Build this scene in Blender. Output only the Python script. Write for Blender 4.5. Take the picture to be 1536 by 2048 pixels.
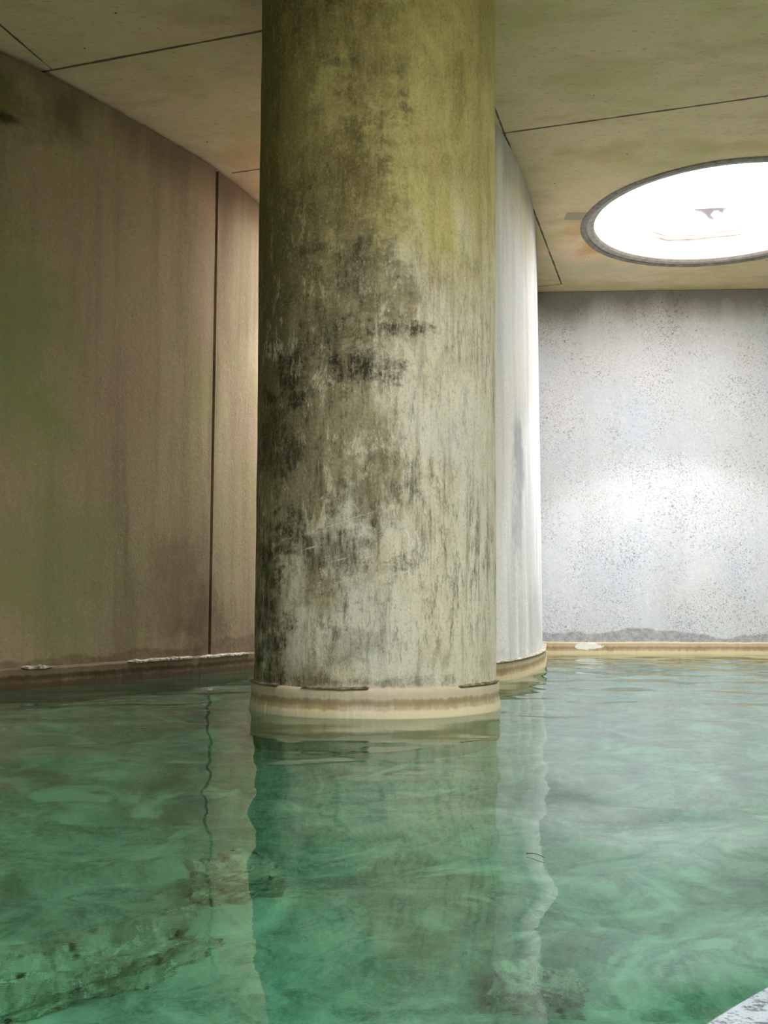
import bpy, bmesh, math, random
from mathutils import Vector, noise as mnoise
random.seed(4)
S = bpy.context.scene
for o in list(bpy.data.objects): bpy.data.objects.remove(o)
C = S.collection
PI = math.pi

# ------------------------------------------------------------ camera
cam_d = bpy.data.cameras.new('camera'); cam = bpy.data.objects.new('camera', cam_d); C.objects.link(cam)
cam_d.sensor_fit = 'VERTICAL'; cam_d.sensor_height = 36; cam_d.lens = 36*2000/2048
cam.location = (0, 0, .4); cam.rotation_euler = (PI/2 + math.atan(191/2000), 0, 0)
cam_d.clip_start = .05
S.camera = cam

# ------------------------------------------------------------ world, exposure
SKY = 42.0
w = bpy.data.worlds.new('sky'); S.world = w; w.use_nodes = True
bg = w.node_tree.nodes['Background']; bg.inputs[0].default_value = (.985, .98, .965, 1); bg.inputs[1].default_value = SKY
S.view_settings.view_transform = 'Standard'; S.view_settings.look = 'None'
S.view_settings.gamma = 1; S.view_settings.use_curve_mapping = False
S.view_settings.exposure = 0.0
S.cycles.max_bounces = 14; S.cycles.diffuse_bounces = 7; S.cycles.glossy_bounces = 5
S.cycles.transmission_bounces = 8; S.cycles.transparent_max_bounces = 12
S.cycles.sample_clamp_indirect = 6.0; S.cycles.blur_glossy = .5
S.cycles.caustics_reflective = True; S.cycles.caustics_refractive = True

H = 3.2           # underside of the ceiling above the water
FLOOR = -1.0
# round openings in the ceiling, all but the first added for their light: (x, y, radius)
HOLES = [(2.45, 7.0, 1.0), (2.1, .7, 1.25), (.05, 7.1, .70), (-1.0, -1.1, .75)]
for i, (x, y, r) in enumerate(HOLES):       # daylight portals in the openings
    l = bpy.data.lights.new('daylight_portal', 'AREA'); l.shape = 'DISK'; l.size = 2*r*.97
    l.cycles.is_portal = True
    o = bpy.data.objects.new('daylight_portal', l); C.objects.link(o); o.location = (x, y, H+.05)

# ------------------------------------------------------------ node helper
class Mat:
    def __init__(s, name):
        s.m = bpy.data.materials.new(name); s.m.use_nodes = True
        s.t = s.m.node_tree; s.t.nodes.clear()
        s.out = s.t.nodes.new('ShaderNodeOutputMaterial')
        s.co = s.t.nodes.new('ShaderNodeTexCoord').outputs['Object']
    def L(s, a, b):
        if a is None: return
        if isinstance(a, bpy.types.NodeSocket): s.t.links.new(a, b)
        else:
            if b.type == 'RGBA' and not isinstance(a, (int, float)) and len(a) == 3: a = (*a, 1)
            b.default_value = a
    def n(s, typ, **k):
        q = s.t.nodes.new(typ)
        for a, b in k.items(): setattr(q, a, b)
        return q
    def math(s, op, a, b=0.0, c=None, clamp=False):
        q = s.n('ShaderNodeMath', operation=op, use_clamp=clamp); s.L(a, q.inputs[0]); s.L(b, q.inputs[1])
        if c is not None: s.L(c, q.inputs[2])
        return q.outputs[0]
    def vm(s, op, a, b=(0, 0, 0), out=0, scale=None):
        q = s.n('ShaderNodeVectorMath', operation=op); s.L(a, q.inputs[0]); s.L(b, q.inputs[1])
        if scale is not None: s.L(scale, q.inputs['Scale'])
        return q.outputs[out]
    def scale(s, v, f): return s.vm('MULTIPLY', v, f)
    def noise(s, sc, vec=None, f=(1, 1, 1), det=6, rough=.55, dist=0., off=(0, 0, 0)):
        v = s.vm('MULTIPLY_ADD', vec or s.co, f); v.node.inputs[2].default_value = off
        q = s.n('ShaderNodeTexNoise'); s.L(v, q.inputs['Vector']); q.inputs['Scale'].default_value = sc
        q.inputs['Detail'].default_value = det; q.inputs['Roughness'].default_value = rough; q.inputs['Distortion'].default_value = dist
        return q.outputs[0]
    def vor(s, sc, vec=None, f=(1, 1, 1), feat='F1', rnd=1.0):
        q = s.n('ShaderNodeTexVoronoi', feature=feat); s.L(s.scale(vec or s.co, f), q.inputs['Vector'])
        q.inputs['Scale'].default_value = sc; q.inputs['Randomness'].default_value = rnd
        return q.outputs['Distance']
    def rng(s, v, a, b, lo=0., hi=1., smooth=False):
        q = s.n('ShaderNodeMapRange', interpolation_type='SMOOTHSTEP' if smooth else 'LINEAR'); q.clamp = True
        s.L(v, q.inputs[0]); s.L(a, q.inputs[1]); s.L(b, q.inputs[2]); s.L(lo, q.inputs[3]); s.L(hi, q.inputs[4])
        return q.outputs[0]
    def mix(s, f, a, b, mode='MIX'):
        q = s.n('ShaderNodeMix', data_type='RGBA', blend_type=mode); s.L(f, q.inputs[0]); s.L(a, q.inputs[6]); s.L(b, q.inputs[7])
        return q.outputs[2]
    def mul(s, a, b): return s.math('MULTIPLY', a, b)
    def xyz(s, v=None):
        q = s.n('ShaderNodeSeparateXYZ'); s.L(v or s.co, q.inputs[0]); return q.outputs
    def seg(s, a, b, wd, wob=None, vec=None):
        """1 on the segment a-b, 0 beyond wd"""
        a = Vector(a); b = Vector(b); d = b-a
        p = s.vm('SUBTRACT', vec or s.co, tuple(a))
        t = s.math('DIVIDE', s.vm('DOT_PRODUCT', p, tuple(d), 1), d.length_squared, clamp=True)
        q = s.vm('SCALE', tuple(d), scale=t)
        dist = s.vm('LENGTH', s.vm('SUBTRACT', p, q), out=1)
        if wob is not None: dist = s.math('ADD', dist, wob)
        return s.rng(dist, wd*.45, wd, 1, 0)
    def blob(s, c, r, dist, soft=.5):
        """soft patch round c with radii r, broken by the noise value dist"""
        p = s.vm('DIVIDE', s.vm('SUBTRACT', s.co, c), r)
        l = s.math('ADD', s.vm('LENGTH', p, out=1), dist)
        return s.rng(l, 1-soft, 1, 1, 0, True)
    def done(s, col, rough=.85, bump=None, bs=.3, bd=.01, spec=.3):
        p = s.n('ShaderNodeBsdfPrincipled'); s.L(col, p.inputs['Base Color']); s.L(rough, p.inputs['Roughness'])
        p.inputs['Specular IOR Level'].default_value = spec
        if bump is not None:
            q = s.n('ShaderNodeBump'); q.inputs['Strength'].default_value = bs; q.inputs['Distance'].default_value = bd
            s.L(bump, q.inputs['Height']); s.L(q.outputs[0], p.inputs['Normal'])
        s.t.links.new(p.outputs[0], s.out.inputs[0]); return s.m

def c8(*v):   # sRGB 0-255 to linear
    return tuple(((x/255/12.92) if x/255 <= .04045 else ((x/255+.055)/1.055)**2.4) for x in v)

# ------------------------------------------------------------ materials
def wall_mat(name, base, dark, warm, green, streak=.5, speck=.3, wet=1.0, extra=()):
    M = Mat(name)
    z = M.xyz()[2]
    big = M.noise(.9, f=(1, 1, .7), det=8, dist=.6)
    st = M.noise(3.2, f=(1, 1, .10), det=7, rough=.62)
    st2 = M.noise(11, f=(1, 1, .05), det=5, off=(3, 7, 1))
    fine = M.noise(60, det=3, rough=.7)
    grit = M.vor(95)
    c = M.mix(M.rng(big, .38, .62), base, warm)
    c = M.mix(M.mul(M.rng(M.noise(1.3, off=(9, 2, 4), det=7), .5, .68), .6), c, green)
    c = M.mix(M.mul(M.rng(st, .50, .70), streak), c, dark)
    c = M.mix(M.mul(M.rng(st2, .52, .75), streak*.5), c, dark)
    sm = M.rng(M.noise(2.4, off=(1, 5, 2), det=4), .42, .62)
    c = M.mix(M.mul(M.mul(M.rng(M.noise(42, det=4, rough=.75, off=(2, 2, 2)), .55, .66), sm), speck), c, dark)
    c = M.mix(M.mul(M.mul(M.rng(M.noise(75, det=3, rough=.8, off=(6, 2, 2)), .54, .64), M.rng(M.noise(3.1, off=(1, 1, 7), det=4), .35, .6)), speck), c, dark)
    c = M.mix(M.mul(M.rng(M.noise(30, det=6, rough=.8, off=(2, 6, 2)), .56, .66), .35), c, tuple(min(1, x*1.5+.02) for x in base))
    c = M.mix(M.mul(M.rng(M.vor(26), .10, .05), M.rng(M.noise(5, off=(4, 4, 4)), .56, .62)), c, dark)       # blow holes
    c = M.mix(M.mul(M.rng(fine, .5, .72), .22), c, tuple(min(1, x*1.35+.03) for x in base))
    for cc, rr, col, a in extra: c = M.mix(M.mul(M.blob(cc, rr, M.rng(M.noise(4, det=8, rough=.7), .2, .8, -.7, .7), .8), a), c, col)
    # damp tide mark above the plinth, its edge wandering along the wall
    edge = M.rng(M.noise(1.6, f=(1, 1, 0), det=5, off=(0, 0, 3)), .3, .7, .115, .225)
    tide = M.mul(M.rng(M.math('SUBTRACT', z, edge), .012, -.004), wet*.6)
    c = M.mix(M.mul(tide, M.rng(M.noise(24, det=5), .25, .6, .45, 1)), c, dark)
    # staining and the shade under the ceiling, both painted into the wall colour
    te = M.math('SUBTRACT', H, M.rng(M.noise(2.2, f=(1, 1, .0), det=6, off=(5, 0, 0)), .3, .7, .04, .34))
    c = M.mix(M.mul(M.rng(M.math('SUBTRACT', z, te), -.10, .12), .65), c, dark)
    h = M.math('ADD', M.mul(fine, .5), M.math('ADD', M.mul(big, .8), M.mul(M.noise(14, det=6), .7)))
    return M.done(c, .86, h, .45, .012), M

m_left, _ = wall_mat('left_wall_concrete', c8(160, 146, 116), c8(98, 82, 62), c8(160, 136, 114), c8(142, 140, 90), .6, .4, 1.0,
    (((-1.85, 4.85, 1.7), (.5, .6, .7), c8(124, 134, 84), .7), ((-1.7, 5.1, .6), (.6, .6, .5), c8(132, 134, 90), .6), ((-1.8, 4.8, 2.95), (.4, .5, .22), c8(96, 92, 48), .7),
     ((-1.2, 5.9, .5), (.3, .5, .6), c8(104, 84, 64), .5), ((-1.05, 6.1, .3), (.3, .4, .3), c8(88, 72, 54), .5), ((-1.9, 4.8, 2.85), (.12, .2, .05), c8(40, 38, 24), .8)))
m_far, _ = wall_mat('far_wall_concrete', c8(208, 208, 214), c8(108, 104, 98), c8(210, 208, 212), c8(194, 202, 216), .10, .8, 1.0)
m_mid, _ = wall_mat('middle_wall_concrete', c8(240, 236, 238), c8(176, 176, 184), c8(242, 236, 234), c8(226, 228, 234), .8, .5, .4,
    (((.80, 6.0, 1.25), (.16, .25, .35), c8(150, 154, 166), .7), ((.78, 5.95, .9), (.10, .25, .3), c8(150, 154, 166), .6), ((1.0, 6.6, .3), (.5, .6, .35), c8(190, 188, 188), .5), ((.9, 6.3, 2.9), (.4, .7, .4), c8(206, 196, 160), .6)))
m_plain, _ = wall_mat('plain_concrete', c8(206, 192, 172), c8(150, 136, 116), c8(212, 196, 176), c8(190, 182, 156), .4, .3)

# ceiling with its cast joints
def ceiling_mat():
    M = Mat('ceiling_concrete')
    big = M.noise(.8, det=8, dist=.8); mid = M.noise(3, f=(1, 2.2, 1), det=8, rough=.6); fine = M.noise(70, det=3, rough=.7)
    c = M.mix(M.rng(big, .38, .62), c8(230, 206, 168), c8(238, 208, 178))
    c = M.mix(M.mul(M.rng(mid, .48, .7), .55), c, c8(196, 172, 130))
    c = M.mix(M.mul(M.rng(M.noise(1.7, off=(3, 3, 0), det=6), .5, .66), .6), c, c8(208, 192, 142))
    c = M.mix(M.mul(M.rng(M.noise(24, f=(1, 3, 1), det=5, off=(1, 0, 0)), .58, .74), .5), c, c8(140, 124, 94))
    n4 = M.rng(M.noise(6, det=6, off=(8, 1, 0)), .2, .8, -.6, .6)
    # rust stains beside the skylight, painted passage glow, pale lime spill towards the far wall
    for cc, rr, col, a in (((1.42, 7.25, H), (.12, .30, .3), c8(206, 158, 96), .5), ((1.62, 7.62, H), (.13, .22, .3), c8(214, 156, 84), .65),
                           ((2.2, 5.85, H), (.5, .14, .3), c8(204, 178, 120), .5), ((1.35, 5.95, H), (.3, .2, .3), c8(196, 170, 118), .5),
                           ((-.85, 6.0, H), (.25, .30, .3), c8(218, 176, 124), .55), ((-.95, 6.45, H), (.3, .25, .3), c8(226, 180, 136), .5),  # warm light from the passage, painted into the ceiling colour
                           ((1.75, 8.1, H), (.55, .24, .3), c8(206, 198, 176), .6), ((1.35, 7.85, H), (.2, .2, .3), c8(206, 196, 170), .5)):
        c = M.mix(M.mul(M.blob(cc, rr, n4, .8), a), c, col)
    # a rectangular grey repair beside the rim
    px = M.xyz()
    rep = M.mul(M.mul(M.rng(px[0], 1.30, 1.305), M.rng(px[0], 1.60, 1.605, 1, 0)), M.mul(M.rng(px[1], 6.88, 6.885), M.rng(px[1], 7.02, 7.025, 1, 0)))
    c = M.mix(M.mul(rep, .7), c, c8(150, 140, 132))
    pits = M.mul(M.rng(M.vor(9), .07, .03), M.rng(M.noise(3, off=(4, 9, 4)), .5, .56))
    c = M.mix(pits, c, c8(60, 54, 42))
    wob = M.mul(M.math('SUBTRACT', M.noise(9, det=5), .5), .016)
    crack = None
    for a, b, wd in (((-2.2, 5.135), (-.3, 4.54), .012), ((-.3, 4.54), (4.5, 3.06), .009), ((-.98, 6.235), (.77, 5.67), .010), ((.77, 5.67), (5, 4.36), .011),
                     ((.088, 3.6), (1.543, 8.466), .008), ((1.2, 8.585), (1.543, 8.466), .008), ((-2.3, 3.05), (-1.735, 4.99), .007),
                     ((2.1, 5.27), (2.35, 4.55), .006)):
        s_ = M.seg((*a, H), (*b, H), wd, wob)
        crack = s_ if crack is None else M.math('MAXIMUM', crack, s_)
    c = M.mix(M.mul(crack, .85), c, c8(46, 38, 26))
    h = M.math('SUBTRACT', M.math('ADD', M.mul(fine, .35), M.mul(mid, .9)), M.mul(crack, .8))
    return M.done(c, .8, h, .4, .012)
m_ceil = ceiling_mat()

def plinth_mat(name, base, ochre, pale, chip=None):
    M = Mat(name); z = M.xyz()[2]
    v = M.noise(30, f=(1, 1, .12), det=5)
    n = M.noise(5, det=6); e = M.mul(M.math('SUBTRACT', M.noise(24, f=(1, 1, .1), det=8, rough=.7), .5), .035)
    ze = M.math('ADD', z, e)
    c = M.mix(M.rng(n, .35, .65), base, ochre)
    c = M.mix(M.mul(M.rng(v, .45, .7), .5), c, tuple(x*.5 for x in ochre))
    c = M.mix(M.mul(M.rng(ze, .066, .072), .7), c, base)
    band = M.mul(M.rng(ze, .040, .050), M.rng(ze, .060, .072, 1, 0))
    c = M.mix(M.mul(band, .6), c, tuple(x*.62 for x in ochre))
    c = M.mix(M.mul(M.rng(ze, .034, .026), .8), c, pale)
    if chip: c = M.mix(M.blob(chip, (.13, .4, .028), M.rng(M.noise(14, det=6), .2, .8, -.5, .5), .12), c, c8(236, 230, 222))
    # algae and damp in the part under the water
    c = M.mix(M.rng(z, .004, -.03), c, c8(150, 158, 128))
    h = M.math('ADD', v, M.mul(n, .8))
    return M.done(c, M.rng(z, .0, .05, .35, .75), h, .5, .01)
m_plinth_dark = plinth_mat('brown_wet_plinth', c8(128, 112, 86), c8(78, 58, 34), c8(76, 60, 38))
m_plinth_pale = plinth_mat('ochre_plinth', c8(196, 178, 150), c8(176, 148, 110), c8(214, 196, 160), (1.75, 8.68, .07))
m_plinth_col = plinth_mat('column_plinth', c8(204, 192, 172), c8(178, 154, 114), c8(222, 208, 178))

def crust_mat():
    M = Mat('lime_crust'); n = M.noise(40, det=4)
    return M.done(M.mix(M.rng(n, .4, .62), c8(206, 200, 184), c8(110, 98, 76)), .9, n, .6, .01)
m_crust = crust_mat()

def column_mat():
    M = Mat('column_concrete')
    X, Y, z = M.xyz()
    big = M.noise(1.7, f=(1, 1, .8), det=8, dist=.8)
    med = M.noise(5.5, f=(1, 1, .6), det=10, rough=.66, dist=.5)
    st = M.noise(6, f=(1, 1, .10), det=9, rough=.66)
    st2 = M.noise(24, f=(1, 1, .06), det=7, rough=.65, off=(5, 1, 0))
    fine = M.noise(90, det=4, rough=.8)
    scr = M.noise(30, f=(1, 1, .22), det=9, rough=.82, off=(0, 3, 8))
    flk = M.noise(15, f=(1, 1, .45), det=10, rough=.84, off=(9, 9, 1), dist=.4)
    up = M.rng(M.math('ADD', z, M.math('ADD', M.mul(M.math('SUBTRACT', big, .5), 1.8), M.mul(M.math('SUBTRACT', st, .5), 1.2))), 1.35, 2.0)
    pale = M.mix(M.rng(med, .4, .62), c8(236, 228, 210), c8(212, 202, 178))
    pale = M.mix(M.mul(M.rng(M.noise(2.5, off=(7, 7, 2), det=6), .5, .64), .7), pale, c8(222, 220, 210))
    olive = M.mix(M.rng(med, .40, .62), c8(206, 196, 130), c8(172, 158, 100))
    olive = M.mix(M.mul(M.rng(st, .44, .62), .5), olive, c8(196, 178, 124))
    c = M.mix(up, pale, olive)
    # shade painted brown over the left-hand face, breaking into flakes towards the right
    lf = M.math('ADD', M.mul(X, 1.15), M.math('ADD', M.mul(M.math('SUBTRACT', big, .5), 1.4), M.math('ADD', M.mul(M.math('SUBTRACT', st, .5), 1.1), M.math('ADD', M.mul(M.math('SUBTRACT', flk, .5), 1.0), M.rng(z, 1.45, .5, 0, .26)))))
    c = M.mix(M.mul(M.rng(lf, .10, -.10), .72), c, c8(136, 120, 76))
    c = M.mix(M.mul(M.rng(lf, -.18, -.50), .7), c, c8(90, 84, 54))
    zone = M.mul(M.rng(z, .10, .35), M.rng(z, 2.1, 1.3))
    zz = M.mul(zone, M.rng(M.noise(2.6, off=(2, 8, 3), det=5), .36, .54))
    ink = c8(70, 64, 42)
    c = M.mix(M.mul(M.rng(scr, .50, .60), M.math('MULTIPLY_ADD', zz, .55, .16)), c, ink)
    c = M.mix(M.mul(M.rng(st2, .54, .66), M.math('MULTIPLY_ADD', zz, .42, .20)), c, c8(104, 94, 62))
    c = M.mix(M.mul(M.rng(st, .56, .70), .45), c, c8(120, 108, 72))
    c = M.mix(M.mul(M.mul(M.rng(flk, .535, .60), M.math('MULTIPLY_ADD', zone, .75, .25)), .8), c, M.mix(up, c8(236, 226, 202), c8(214, 204, 140)))
    nb = M.rng(M.noise(7, f=(1, 1, 1.5), det=10, rough=.74, off=(1, 1, 6)), .25, .75, -1.2, 1.2)
    tex = M.math('MULTIPLY_ADD', M.rng(scr, .40, .56), .65, .35)
    for cc, rr, a in (((-.20, 3.7, 1.42), (.26, .3, .08), .7), ((-.12, 3.7, 1.31), (.18, .3, .11), 1), ((-.36, 3.8, 1.27), (.13, .3, .12), 1),
                      ((-.42, 3.85, 1.05), (.15, .3, .22), .75), ((-.15, 3.7, 1.62), (.26, .3, .20), .6), ((-.20, 3.7, .60), (.26, .3, .18), .75),
                      ((.05, 3.65, 1.44), (.20, .3, .035), .9), ((-.46, 3.9, .40), (.12, .3, .5), 1), ((-.02, 3.65, .85), (.16, .3, .24), .4),
                      ((-.30, 3.7, .85), (.14, .3, .3), .3), ((-.12, 3.7, .26), (.16, .3, .10), .5), ((-.05, 3.7, 2.5), (.16, .3, .5), .35), ((-.12, 3.7, 2.05), (.25, .3, .4), .4),
                      ((-.05, 3.65, .13), (.6, .5, .03), .6), ((-.3, 3.7, 2.9), (.2, .3, .4), .35)):
        c = M.mix(M.mul(M.mul(M.blob(cc, rr, nb, .8), a), tex), c, c8(54, 48, 32))
    q = M.n('ShaderNodeVectorRotate', rotation_type='AXIS_ANGLE'); M.L(M.co, q.inputs['Vector']); q.inputs['Axis'].default_value = (0, 1, 0); q.inputs['Angle'].default_value = math.radians(14)
    g = M.noise(26, vec=q.outputs[0], f=(.2, .4, 2.6), det=6, rough=.7)
    gz = M.blob((-.10, 3.7, .64), (.34, .5, .20), M.rng(M.noise(6), .2, .8, -.5, .5), .5)
    c = M.mix(M.mul(M.mul(M.rng(g, .59, .63), gz), .6), c, c8(236, 228, 204))
    c = M.mix(M.mul(M.rng(fine, .52, .70), .3), c, c8(236, 226, 184))
    c = M.mix(M.mul(M.rng(fine, .48, .30), .4), c, c8(80, 72, 46))
    h = M.math('ADD', M.mul(scr, .7), M.math('ADD', M.mul(med, .9), M.math('ADD', M.mul(fine, .35), M.math('ADD', M.mul(st2, .4), M.mul(flk, .7)))))
    return M.done(c, .82, h, .6, .014)
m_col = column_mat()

def simple(name, col, rough=.6, col2=None, sc=12, bs=.2):
    M = Mat(name); n = M.noise(sc, det=6)
    return M.done(M.mix(M.rng(n, .35, .65), col, col2 or tuple(x*.75 for x in col)), rough, n, bs, .01)
m_rim = simple('skylight_rim_grey', c8(158, 150, 144), .8, c8(120, 112, 106), 20, .5)
m_rim2 = simple('skylight_inner_ring', c8(200, 194, 192), .7, c8(168, 162, 160), 20, .4)
m_coping = (lambda M: M.done(M.mix(M.rng(M.noise(75, det=3, rough=.7), .5, .62), M.mix(M.rng(M.noise(3), .4, .6), c8(122, 130, 134), c8(108, 116, 120)), c8(56, 62, 66)), .7, M.noise(90, det=3), .5, .006))(Mat('speckled_coping'))
m_twig = simple('brown_twig', c8(104, 76, 56), .7, c8(70, 56, 44), 60)
m_film = simple('torn_film', c8(150, 140, 146), .6)

def rock_mat():
    M = Mat('submerged_limestone'); n = M.noise(14, det=8, rough=.7); p = M.vor(18)
    c = M.mix(M.rng(n, .38, .6), c8(236, 232, 200), c8(170, 170, 140)); c = M.mix(M.rng(p, .22, .08), c, c8(50, 56, 46)); c = M.mix(M.mul(M.rng(M.noise(40, det=5, rough=.8), .5, .6), .6), c, c8(90, 96, 74)); c = M.mix(M.mul(M.rng(M.noise(28, det=5, rough=.8, off=(4, 0, 0)), .54, .6), .8), c, c8(252, 250, 226))
    return M.done(c, .8, n, .8, .03)
m_rock = rock_mat()

def floor_mat():
    M = Mat('pool_floor')
    big = M.noise(1.1, det=8, dist=1.6); sw = M.noise(4.5, f=(1, 1.6, 1), det=9, rough=.68, dist=2.4)
    fib = M.noise(22, det=7, rough=.8, dist=3)
    c = M.mix(M.rng(big, .36, .62), c8(216, 220, 200), c8(150, 160, 138))
    c = M.mix(M.mul(M.rng(sw, .42, .62), .75), c, c8(88, 110, 90))
    c = M.mix(M.mul(M.rng(fib, .45, .68), .55), c, c8(236, 240, 218))
    c = M.mix(M.mul(M.rng(M.noise(1.8, det=5, dist=1.2, off=(4, 1, 0)), .5, .66), .6), c, c8(70, 92, 74))
    c = M.mix(M.mul(M.rng(M.noise(2.2, det=7, dist=2, off=(7, 3, 0)), .54, .66), .7), c, c8(246, 248, 226))
    return M.done(c, .9, sw, .5, .03)
m_floor = floor_mat()

def water_mat():
    M = Mat('pool_water')
    b1 = M.noise(3.0, f=(1, 1, 0), det=3, dist=.6); b2 = M.noise(11, f=(1, 1.5, 0), det=4, dist=.5)
    g = M.n('ShaderNodeBsdfGlass'); g.inputs['IOR'].default_value = 1.45; g.inputs['Roughness'].default_value = 0.0
    q = M.n('ShaderNodeBump'); q.inputs['Strength'].default_value = 1; q.inputs['Distance'].default_value = .0014
    M.L(M.math('ADD', M.mul(b1, 1.0), M.mul(b2, .22)), q.inputs['Height']); M.L(q.outputs[0], g.inputs['Normal'])
    M.L((.97, 1, 1), g.inputs['Color'])
    v = M.n('ShaderNodeVolumeAbsorption'); M.L((.15, .85, .68), v.inputs['Color']); v.inputs['Density'].default_value = .60
    M.t.links.new(g.outputs[0], M.out.inputs[0]); M.t.links.new(v.outputs[0], M.out.inputs[1]); return M.m
m_water = water_mat()

def glass_mat(tint=.97, name='skylight_glass'):
    M = Mat(name)
    t = M.n('ShaderNodeBsdfTransparent'); t.inputs[0].default_value = (tint, tint*1.01, tint*1.02, 1)
    g = M.n('ShaderNodeBsdfGlossy'); g.inputs['Roughness'].default_value = .05
    f = M.n('ShaderNodeFresnel'); f.inputs[0].default_value = 1.45
    x = M.n('ShaderNodeMixShader'); M.L(M.mul(f.outputs[0], .5), x.inputs[0]); M.t.links.new(t.outputs[0], x.inputs[1]); M.t.links.new(g.outputs[0], x.inputs[2])
    M.t.links.new(x.outputs[0], M.out.inputs[0]); return M.m
m_glass = glass_mat()
m_glass_dimmed = glass_mat(.80, 'dimmed_skylight_glass')  # pane with film, tinted to hold back daylight from the far wall

# ------------------------------------------------------------ mesh helpers
def obj(name, bm, mat, parent=None, smooth=None, kind=None):
    bmesh.ops.recalc_face_normals(bm, faces=bm.faces) if kind != 'keep' else None
    me = bpy.data.meshes.new(name); bm.to_mesh(me); bm.free()
    me.materials.append(mat)
    if smooth is not None:
        for p in me.polygons: p.use_smooth = True
        if smooth < PI:
            me.set_sharp_from_angle(angle=smooth)
    o = bpy.data.objects.new(name, me); C.objects.link(o)
    if parent: o.parent = parent
    return o
def struct(name, bm, mat, smooth=None, label=None, cat=None):
    o = obj(name, bm, mat, None, smooth); o['kind'] = 'structure'
    if label: o['label'] = label
    if cat: o['category'] = cat
    return o
def thing(name, label, cat, group=None, loc=(0, 0, 0)):
    o = bpy.data.objects.new(name, None); o.location = loc; C.objects.link(o); o['label'] = label; o['category'] = cat
    o.empty_display_size = .2
    if group: o['group'] = group
    return o
def tag(o, label, cat, group=None, kind=None):
    o['label'] = label; o['category'] = cat
    if group: o['group'] = group
    if kind: o['kind'] = kind
    return o

def resample(pts, step):
    out = [Vector(pts[0])]
    for a, b in zip(pts, pts[1:]):
        a, b = Vector(a), Vector(b); n = max(1, int((b-a).length/step))
        for i in range(1, n+1): out.append(a.lerp(b, i/n))
    return out
def catmull(pts, n=8):
    P = [Vector(p) for p in pts]; P = [P[0]*2-P[1]] + P + [P[-1]*2-P[-2]]; out = []
    for i in range(1, len(P)-2):
        for k in range(n):
            t = k/n; a, b, c, d = P[i-1:i+3]
            out.append(.5*((2*b)+(c-a)*t+(2*a-5*b+4*c-d)*t*t+(3*b-a-3*c+d)*t**3))
    out.append(P[-2]); return out
def normals(path):
    N = []
    for i in range(len(path)):
        d = (path[min(i+1, len(path)-1)]-path[max(i-1, 0)]).normalized(); N.append(Vector((d.y, -d.x)))   # to the right of travel
    return N
def loft(path, sections, closed_section=True):
    """path of 2D points; sections(i) -> list of (offset to the right of travel, z)"""
    bm = bmesh.new(); N = normals(path); rows = []
    for i, p in enumerate(path):
        rows.append([bm.verts.new((p.x+N[i].x*o, p.y+N[i].y*o, z)) for o, z in sections(i)])
    m = len(rows[0])
    for a, b in zip(rows, rows[1:]):
        for k in range(m if closed_section else m-1):
            bm.faces.new((a[k], a[(k+1) % m], b[(k+1) % m], b[k]))
    if closed_section:
        bm.faces.new(rows[0]); bm.faces.new(rows[-1][::-1])
    return bm
def lathe(prof, n=128, cx=0, cy=0, wob=None, closed=False):
    bm = bmesh.new(); rows = []
    for (r, z) in prof:
        row = []
        for k in range(n):
            a = 2*PI*k/n; rr = r + (wob(a, z) if wob else 0)
            row.append(bm.verts.new((cx+rr*math.cos(a), cy+rr*math.sin(a), z)))
        rows.append(row)
    pr = list(zip(rows, rows[1:])) + ([(rows[-1], rows[0])] if closed else [])
    for a, b in pr:
        for k in range(n): bm.faces.new((a[k], a[(k+1) % n], b[(k+1) % n], b[k]))
    return bm

# ------------------------------------------------------------ walls
LEFT = [(-4.9, 2.2), (-3.9, 3.1), (-3.0, 3.86), (-2.4, 4.38), (-1.932, 4.787), (-1.72, 5.05), (-1.453, 5.458), (-1.19, 5.895), (-1.062, 6.139),
        (-.858, 6.684), (-.70, 7.3), (-.60, 8.0), (-.58, 9.0), (-.62, 10.6)]
MID = [(.16, 4.98), (.40, 5.22), (.64, 5.546), (.749, 5.802), (.862, 6.125), (.983, 6.541), (1.075, 6.922), (1.155, 7.38), (1.243, 7.899), (1.345, 8.55), (1.42, 9.1)]
lp = catmull(LEFT, 14); mp = catmull(MID, 12)
JY = 6.139
ji = min(range(len(lp)), key=lambda i: abs(lp[i].y-JY))
# put tight points round the joint
jd = (lp[ji+1]-lp[ji-1]).normalized(); jp = lp[ji]
lp2 = [p for p in lp if (p-jp).length > .03]
k = sum(1 for p in lp2 if p.y < jp.y)
g_pts = [jp+jd*t for t in (-.0150, -.0143, .0143, .0150)]
lp2[k:k] = g_pts
gi = (k+1, k+2)
def wall_sec(front, back, gap=.022, rec=.03, top=H+.05, groove=()):
    def f(i):
        r = front - (.035 if i in groove else 0)
        return [(r, FLOOR-.1), (r, .55), (r, 1.2), (r, 2.2), (r, H-gap), (r-rec, H-gap), (r-rec, top), (-back, top), (-back, FLOOR-.1)]
    return f
struct('wall_left', loft(lp2, wall_sec(0, .35, .026, .06, groove=gi)), m_left, .6, 'dark curved olive-brown concrete wall with a vertical joint', 'wall')
struct('wall_middle', loft(mp, wall_sec(0, .28, .010, .02)), m_mid, .6, 'bright curved concrete wall emerging behind the column', 'wall')
FAR = resample([(1.1, 8.70), (5.0, 8.52)], .3)
struct('wall_far', loft(FAR, wall_sec(0, .3, .004, .012)), m_far, .6, 'pale flat concrete wall under the round skylight', 'wall')
struct('wall_right', loft(resample([(5.0, 8.8), (5.0, -2.6)], .5), wall_sec(0, .3)), m_plain, .6)
struct('wall_back', loft(resample([(5.3, -2.5), (-5.2, -2.5)], .5), wall_sec(0, .3)), m_plain, .6)
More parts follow.
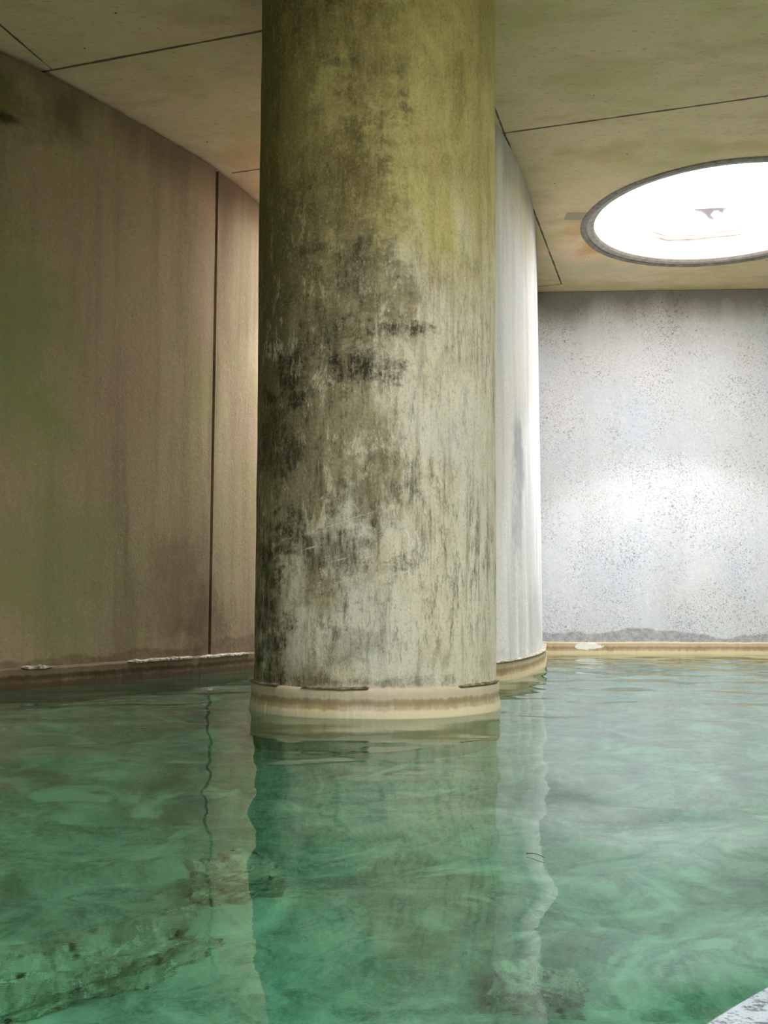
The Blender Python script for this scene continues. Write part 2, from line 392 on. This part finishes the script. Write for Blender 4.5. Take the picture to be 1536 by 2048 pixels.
struct('wall_side', loft(resample([(-4.9, -2.8), (-4.9, 2.3)], .5), wall_sec(0, .3)), m_plain, .6)
struct('wall_passage', loft(resample([(-1.0, 10.2), (1.9, 10.2)], .5), wall_sec(0, .3)), m_plain, .6)
struct('wall_passage_side', loft(resample([(1.42, 9.0), (1.42, 10.5)], .5), lambda i: [(0, FLOOR), (0, H+.05), (.2, H+.05), (.2, FLOOR)]), m_plain, .6)

# plinths at the foot of each wall, with an uneven top edge
def plinth(path, out, top, seed, lip=.006):
    def f(i):
        p = path[i]; n = mnoise.noise(Vector((p.x*4, p.y*4, seed)))*.006 + mnoise.noise(Vector((p.x*19, p.y*19, seed)))*.003
        return [(-.05, FLOOR-.05), (-.05, top+.004), (.0, top+.004+n), (out-.006, top+n), (out, top-.008+n), (out+.001, .055), (out+.003+n*.5, .03), (out+lip+.004, -.01), (out+lip, FLOOR-.05)]
    return loft(path, f)
def fine(path, st=.03): return resample([tuple(p) for p in path], st)
vis_l = fine([p for p in lp if p.y > 3.0]); vis_m = fine(mp)
struct('baseboard_left', plinth(vis_l, .022, .105, 1), m_plinth_dark, .5, 'wet brown plinth along the foot of the dark left wall', 'plinth')
struct('baseboard_middle', plinth(vis_m, .022, .104, 2), m_plinth_pale, .5, 'ochre plinth along the foot of the bright curved wall', 'plinth')
struct('baseboard_far', plinth(fine(FAR), .025, .102, 3), m_plinth_pale, .5, 'ochre plinth along the foot of the far pale wall', 'plinth')

# broken lime crust sitting on the left plinth and white line on the middle one
def crust(path, out, z, seed, thick, keep):
    bm = bmesh.new(); N = normals(path); run = []
    def flush(run):
        if len(run) < 3: return
        rows = []
        for j, i in enumerate(run):
            p = path[i]; e = min(1, (j+.3)/2, (len(run)-1-j+.3)/2)
            h = thick*e*(.6+.8*abs(mnoise.noise(Vector((p.x*23, p.y*23, seed))))); wv = mnoise.noise(Vector((p.x*9, p.y*9, seed+5)))*.004
            rows.append([bm.verts.new((p.x+N[i].x*o, p.y+N[i].y*o, zz)) for o, zz in ((-.004, z-h*.4+wv), (-.004, z+h+wv), (out*.5, z+h*.9+wv), (out, z+h*.3+wv), (out, z-h*.5+wv))])
        for a, b in zip(rows, rows[1:]):
            for k in range(5): bm.faces.new((a[k], a[(k+1) % 5], b[(k+1) % 5], b[k]))
        bm.faces.new(rows[0]); bm.faces.new(rows[-1][::-1])
    for i, p in enumerate(path):
        if mnoise.noise(Vector((p.x*3.5, p.y*3.5, seed+9))) > keep: run.append(i)
        else: flush(run); run = []
    flush(run); return bm
o = struct('trim_1', crust(vis_l, .032, .104, 3, .015, .02), m_crust, .8, 'broken pale lime crust on the left plinth', 'crust')
o = struct('trim_2', crust(vis_m, .030, .104, 6, .006, -.6), m_crust, .8, 'thin white lime line on the plinth of the curved wall', 'crust')

# ------------------------------------------------------------ ceiling with round openings, floor
def slab():
    bm = bmesh.new(); T = .3
    def ring(z):
        es = []
        b = [bm.verts.new((x, y, z)) for x, y in ((-5.4, -2.9), (5.4, -2.9), (5.4, 10.7), (-5.4, 10.7))]
        es += [bm.edges.new((b[i], b[(i+1) % 4])) for i in range(4)]
        hs = []
        for x, y, r in HOLES:
            v = [bm.verts.new((x+r*math.cos(2*PI*k/96), y+r*math.sin(2*PI*k/96), z)) for k in range(96)]
            es += [bm.edges.new((v[i], v[(i+1) % 96])) for i in range(96)]; hs.append(v)
        bmesh.ops.triangle_fill(bm, edges=es, use_beauty=True)
        return b, hs
    b0, h0 = ring(H); b1, h1 = ring(H+T)
    for a, b in [(b0, b1)] + list(zip(h0, h1)):
        n = len(a)
        for i in range(n): bm.faces.new((a[i], a[(i+1) % n], b[(i+1) % n], b[i]))
    return bm
struct('ceiling', slab(), m_ceil, None, 'olive-beige cast concrete ceiling with thin joints', 'ceiling')
bm = bmesh.new()
bmesh.ops.create_cube(bm, size=1); bmesh.ops.scale(bm, vec=(10.8, 13.6, .2), verts=bm.verts); bmesh.ops.translate(bm, vec=(0, 3.9, FLOOR-.1), verts=bm.verts)
struct('floor', bm, m_floor, None, 'pool floor seen through green water', 'floor')

# ------------------------------------------------------------ skylights
def skylight(i, label, detail=False):
    x, y, r = HOLES[i]
    t = thing('skylight', label, 'skylight', None, (x, y, H))
    w = lambda a, z: .0015*math.sin(9*a+i)
    obj('outer_rim', lathe([(r-.036, -.002), (r-.034, -.009), (r+.006, -.010), (r+.010, -.004), (r+.010, .004), (r-.036, .02)], 160, wob=w, closed=True), m_rim, t, .6)
    obj('inner_ring', lathe([(r-.034, -.001), (r-.082, .000), (r-.086, .004), (r-.090, .022), (r-.034, .03)], 160, closed=True), m_rim2, t, .6)
    obj('glazing', lathe([(0.0001, .155), (r*.5, .145), (r*.8, .100), (r-.06, .032), (r-.06, .026), (r*.8, .094), (r*.5, .139), (.0001, .149)], 96), m_glass_dimmed if i == 0 else m_glass, t, .8)
    return t
sk = skylight(0, 'large round skylight in the ceiling near the far wall')
skylight(1, 'added round skylight above the near right of the pool, out of frame')  # unseen opening added to light the column from the right front
skylight(2, 'added small round skylight over the passage, hidden behind the column')  # hidden opening added to brighten the end of the left wall
skylight(3, 'added round skylight behind the viewer for frontal fill light')  # unseen opening added as frontal fill
# scrap of torn film, dirt lines and a seam lying on the visible pane
def flat_poly(pts, z, th):
    bm = bmesh.new(); a = [bm.verts.new((x, y, z)) for x, y in pts]; b = [bm.verts.new((x, y, z+th)) for x, y in pts]; n = len(pts)
    bm.faces.new(a); bm.faces.new(b[::-1])
    for i in range(n): bm.faces.new((a[i], a[(i+1) % n], b[(i+1) % n], b[i]))
    return bm
def film_mat(name, t, col):
    M = Mat(name); a = M.n('ShaderNodeBsdfTransparent'); a.inputs[0].default_value = (*t, 1)
    d = M.n('ShaderNodeBsdfDiffuse'); d.inputs[0].default_value = (*col, 1)
    x = M.n('ShaderNodeAddShader'); M.t.links.new(a.outputs[0], x.inputs[0]); M.t.links.new(d.outputs[0], x.inputs[1])
    M.t.links.new(x.outputs[0], M.out.inputs[0]); return M.m
K = 1.019
scrap = [(2.263, 7.091), (2.36, 7.085), (2.45, 7.072), (2.520, 7.075), (2.505, 7.13), (2.522, 7.185), (2.49, 7.175), (2.47, 7.14), (2.44, 7.15), (2.435, 7.21), (2.475, 7.26), (2.500, 7.315), (2.45, 7.30), (2.404, 7.223), (2.36, 7.17), (2.31, 7.15)]
tag(obj('film_scrap', flat_poly([(x*K, y*K) for x, y in scrap], H+.166, .003), film_mat('lilac_film', (.125, .115, .122), c8(150, 140, 146))),
    'torn lilac-grey scrap of film lying on the large skylight pane', 'debris')
def strip(pts, wd, z):
    p = resample([(x*K, y*K) for x, y in pts], .03); N = normals(p); bm = bmesh.new(); rows = []
    for i, q in enumerate(p):
        j = .012*mnoise.noise(Vector((q.x*7, q.y*7, wd*900))); ww = wd*(.4+.9*abs(mnoise.noise(Vector((q.x*9, q.y*9, 3)))))*min(1, (i+.5)/4, (len(p)-i-.5)/4)
        rows.append([bm.verts.new((q.x+N[i].x*(j+s*ww), q.y+N[i].y*(j+s*ww), z+t)) for s, t in ((-1, 0), (1, 0), (1, .002), (-1, .002))])
    for a, b in zip(rows, rows[1:]):
        for k in range(4): bm.faces.new((a[k], a[(k+1) % 4], b[(k+1) % 4], b[k]))
    bm.faces.new(rows[0]); bm.faces.new(rows[-1][::-1])
    bmesh.ops.translate(bm, vec=(-2.45, -7.0, -H), verts=bm.verts); return bm
m_dirt = film_mat('pink_dirt', (.168, .160, .164), c8(120, 110, 112)); m_seam = film_mat('grey_seam', (.12, .12, .12), c8(150, 150, 150))
obj('dirt_line', strip([(2.02, 7.50), (2.20, 7.62), (2.48, 7.605), (2.854, 7.45)], .016, H+.166), m_dirt, sk)
obj('dirt_line', strip([(2.09, 7.63), (2.25, 7.72), (2.434, 7.713), (2.865, 7.584)], .026, H+.166), m_dirt, sk)
obj('seam', strip([(1.74, 6.973), (1.91, 7.073)], .010, H+.166), m_seam, sk)
obj('seam', strip([(2.52, 7.05), (2.748, 6.91), (3.0, 6.74)], .009, H+.166), m_seam, sk)

# ------------------------------------------------------------ column
CY = 4.15
def colx(z): return -.036 + .004*z
def shaft():
    bm = bmesh.new(); rows = []; n = 240
    zs = [FLOOR-.05, -.5, 0, .10] + [.12+(H+.06-.12)*i/90 for i in range(91)]
    for z in zs:
        row = []; R = .493 + .0045*max(z, 0)
        for k in range(n):
            a = 2*PI*k/n; v = Vector((math.cos(a)*2, math.sin(a)*2, z*1.3))
            r = R + .0035*mnoise.noise(v) + .0018*mnoise.noise(v*4) + .0012*mnoise.noise(Vector((v.x*12, v.y*12, z*3)))
            if .1 < z < .2: r += .003*mnoise.noise(v*9)
            row.append(bm.verts.new((colx(z)+r*math.cos(a), CY+r*math.sin(a), z)))
        rows.append(row)
    for a, b in zip(rows, rows[1:]):
        for k in range(n): bm.faces.new((a[k], a[(k+1) % n], b[(k+1) % n], b[k]))
    return bm
col = thing('concrete_column', 'thick round olive-grey concrete column rising from the water', 'column')
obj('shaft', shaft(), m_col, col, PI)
def pw(a, z): return .0022*mnoise.noise(Vector((math.cos(a)*5, math.sin(a)*5, z*20))) + .0012*mnoise.noise(Vector((math.cos(a)*18, math.sin(a)*18, z*30)))
pl = obj('plinth', lathe([(.48, FLOOR), (.512, FLOOR), (.512, -.03), (.511, .008), (.508, .028), (.505, .040), (.504, .062), (.506, .080), (.505, .098), (.501, .106), (.488, .110)], 240, -.036, CY, pw), m_plinth_col, col, .9)
pl['label'] = 'ochre stained ring at the foot of the column'
def cring():
    pts = [Vector((-.036+.498*math.cos(a), CY+.498*math.sin(a))) for a in [2*PI*k/360 for k in range(361)]]
    return crust(pts, .012, .109, 12, .006, -.1)
m_crust2 = simple('mortar_crumb', c8(160, 148, 122), .9, c8(84, 74, 54), 40, .6)
obj('mortar_line', cring(), m_crust2, col, .9)

# ------------------------------------------------------------ near pool edge
def coping():
    n = 160; cx, cy, R = 1.165, .04, 1.226
    prof = [(R-.30, FLOOR), (R-.30, -.30), (R-.03, -.30), (R-.006, -.25), (R, .045), (R-.004, .054), (R-.012, .060), (.3, .062), (.0001, .062)]
    return lathe(prof, n, cx, cy, lambda a, z: .0015*mnoise.noise(Vector((math.cos(a)*20, math.sin(a)*20, z*10))))
tag(obj('pool_coping', coping(), m_coping, None, .5), 'pale speckled stone pool edge in the lower right corner', 'pool edge')

# ------------------------------------------------------------ things under and on the water
def rock(name, c, s, rot, seed, label, mat=m_rock, sub=5):
    bm = bmesh.new(); bmesh.ops.create_icosphere(bm, subdivisions=sub, radius=1)
    for v in bm.verts:
        d = v.co.normalized(); q = Vector((max(-.72, min(.72, d.x)), max(-.72, min(.72, d.y)), max(-.7, min(.7, d.z))))
        q *= 1+.30*mnoise.noise(d*2+Vector((seed, 0, 0)))+.22*mnoise.noise(d*5+Vector((0, seed, 0)))+.14*mnoise.noise(d*12)+.06*mnoise.noise(d*25)
        v.co = Vector((q.x*s[0], q.y*s[1], q.z*s[2]))
    o = obj(name, bm, mat, None, PI); o.location = c; o.rotation_euler.z = rot
    tag(o, label, 'stone'); return o
rock('submerged_stone', (-.33, 2.30, FLOOR+.10), (.11, .10, .19), .2, 1, 'pale pitted stone under the water left of centre')
rock('submerged_stone', (-.60, 1.96, FLOOR+.02), (.34, .09, .07), .6, 2, 'long pale rubble ridge under the water at lower left')
rock('submerged_stone', (.27, 1.90, FLOOR+.03), (.11, .07, .08), -.2, 5, 'pale broken stone under the water at bottom centre right')

def twig():
    bm = bmesh.new(); n = 14; rows = []
    for i in range(n+1):
        t = i/n; x = -.0185+.037*t; y = .0025*math.sin(t*5); z = .0015*math.sin(t*3); r = .0009*(1-.5*t)
        rows.append([bm.verts.new((x, y+r*math.cos(a), z+r*math.sin(a))) for a in [2*PI*k/8 for k in range(8)]])
    for a, b in zip(rows, rows[1:]):
        for k in range(8): bm.faces.new((a[k], a[(k+1) % 8], b[(k+1) % 8], b[k]))
    bm.faces.new(rows[0]); bm.faces.new(rows[-1][::-1]); return bm
tw = obj('floating_twig', twig(), m_twig, None, PI); tw.location = (.245, 1.655, .003); tw.rotation_euler = (0, 0, -.75)
tag(tw, 'tiny brown twig floating on the green water', 'twig')

# ------------------------------------------------------------ water body
def wave(x, y):
    z = 0
    for (dx, dy, L, A, ph) in ((.25, 1, .62, .0022, 2.4), (-.5, .85, .41, .0012, 3.0), (.9, .45, .52, .0018, 2.1), (-.2, 1, .24, .0005, 4), (.7, -.7, .30, .0006, 5.2), (1, .1, .85, .0015, .7), (.8, .6, .19, .00035, 2), (-.6, .8, .15, .00022, 3)):
        n = math.hypot(dx, dy); p = (x*dx+y*dy)/n
        p += .10*mnoise.noise(Vector((x*1.1, y*1.1, ph)))
        z += A*math.sin(2*PI*p/L+ph)
    z *= .72
    return z + .0014*mnoise.noise(Vector((x*2.2, y*2.2, 3)))
def water():
    bm = bmesh.new()
    xs = [-5.0 + .12*i for i in range(20)]; x = xs[-1]
    while x < 3.4: x += .03; xs.append(x)
    while x < 5.05: x += .12; xs.append(x)
    ys = [-2.6+.2*i for i in range(15)]; y = ys[-1]
    while y < 3: y += .02; ys.append(y)
    while y < 9: y += .035; ys.append(y)
    while y < 10.3: y += .12; ys.append(y)
    G = [[bm.verts.new((a, b, wave(a, b))) for a in xs] for b in ys]
    for r, s in zip(G, G[1:]):
        for k in range(len(xs)-1): bm.faces.new((r[k], r[k+1], s[k+1], s[k]))
    # sides and underside
    per = [G[0][k] for k in range(len(xs))] + [G[j][-1] for j in range(1, len(ys))] + [G[-1][k] for k in range(len(xs)-2, -1, -1)] + [G[j][0] for j in range(len(ys)-2, 0, -1)]
    low = [bm.verts.new((v.co.x, v.co.y, FLOOR-.05)) for v in per]; n = len(per)
    for i in range(n): bm.faces.new((per[i], low[i], low[(i+1) % n], per[(i+1) % n]))
    bm.faces.new(low)
    return bm
tag(obj('pool_water', water(), m_water, None, .5), 'clear rippled green pool water filling the room', 'water', kind='stuff')
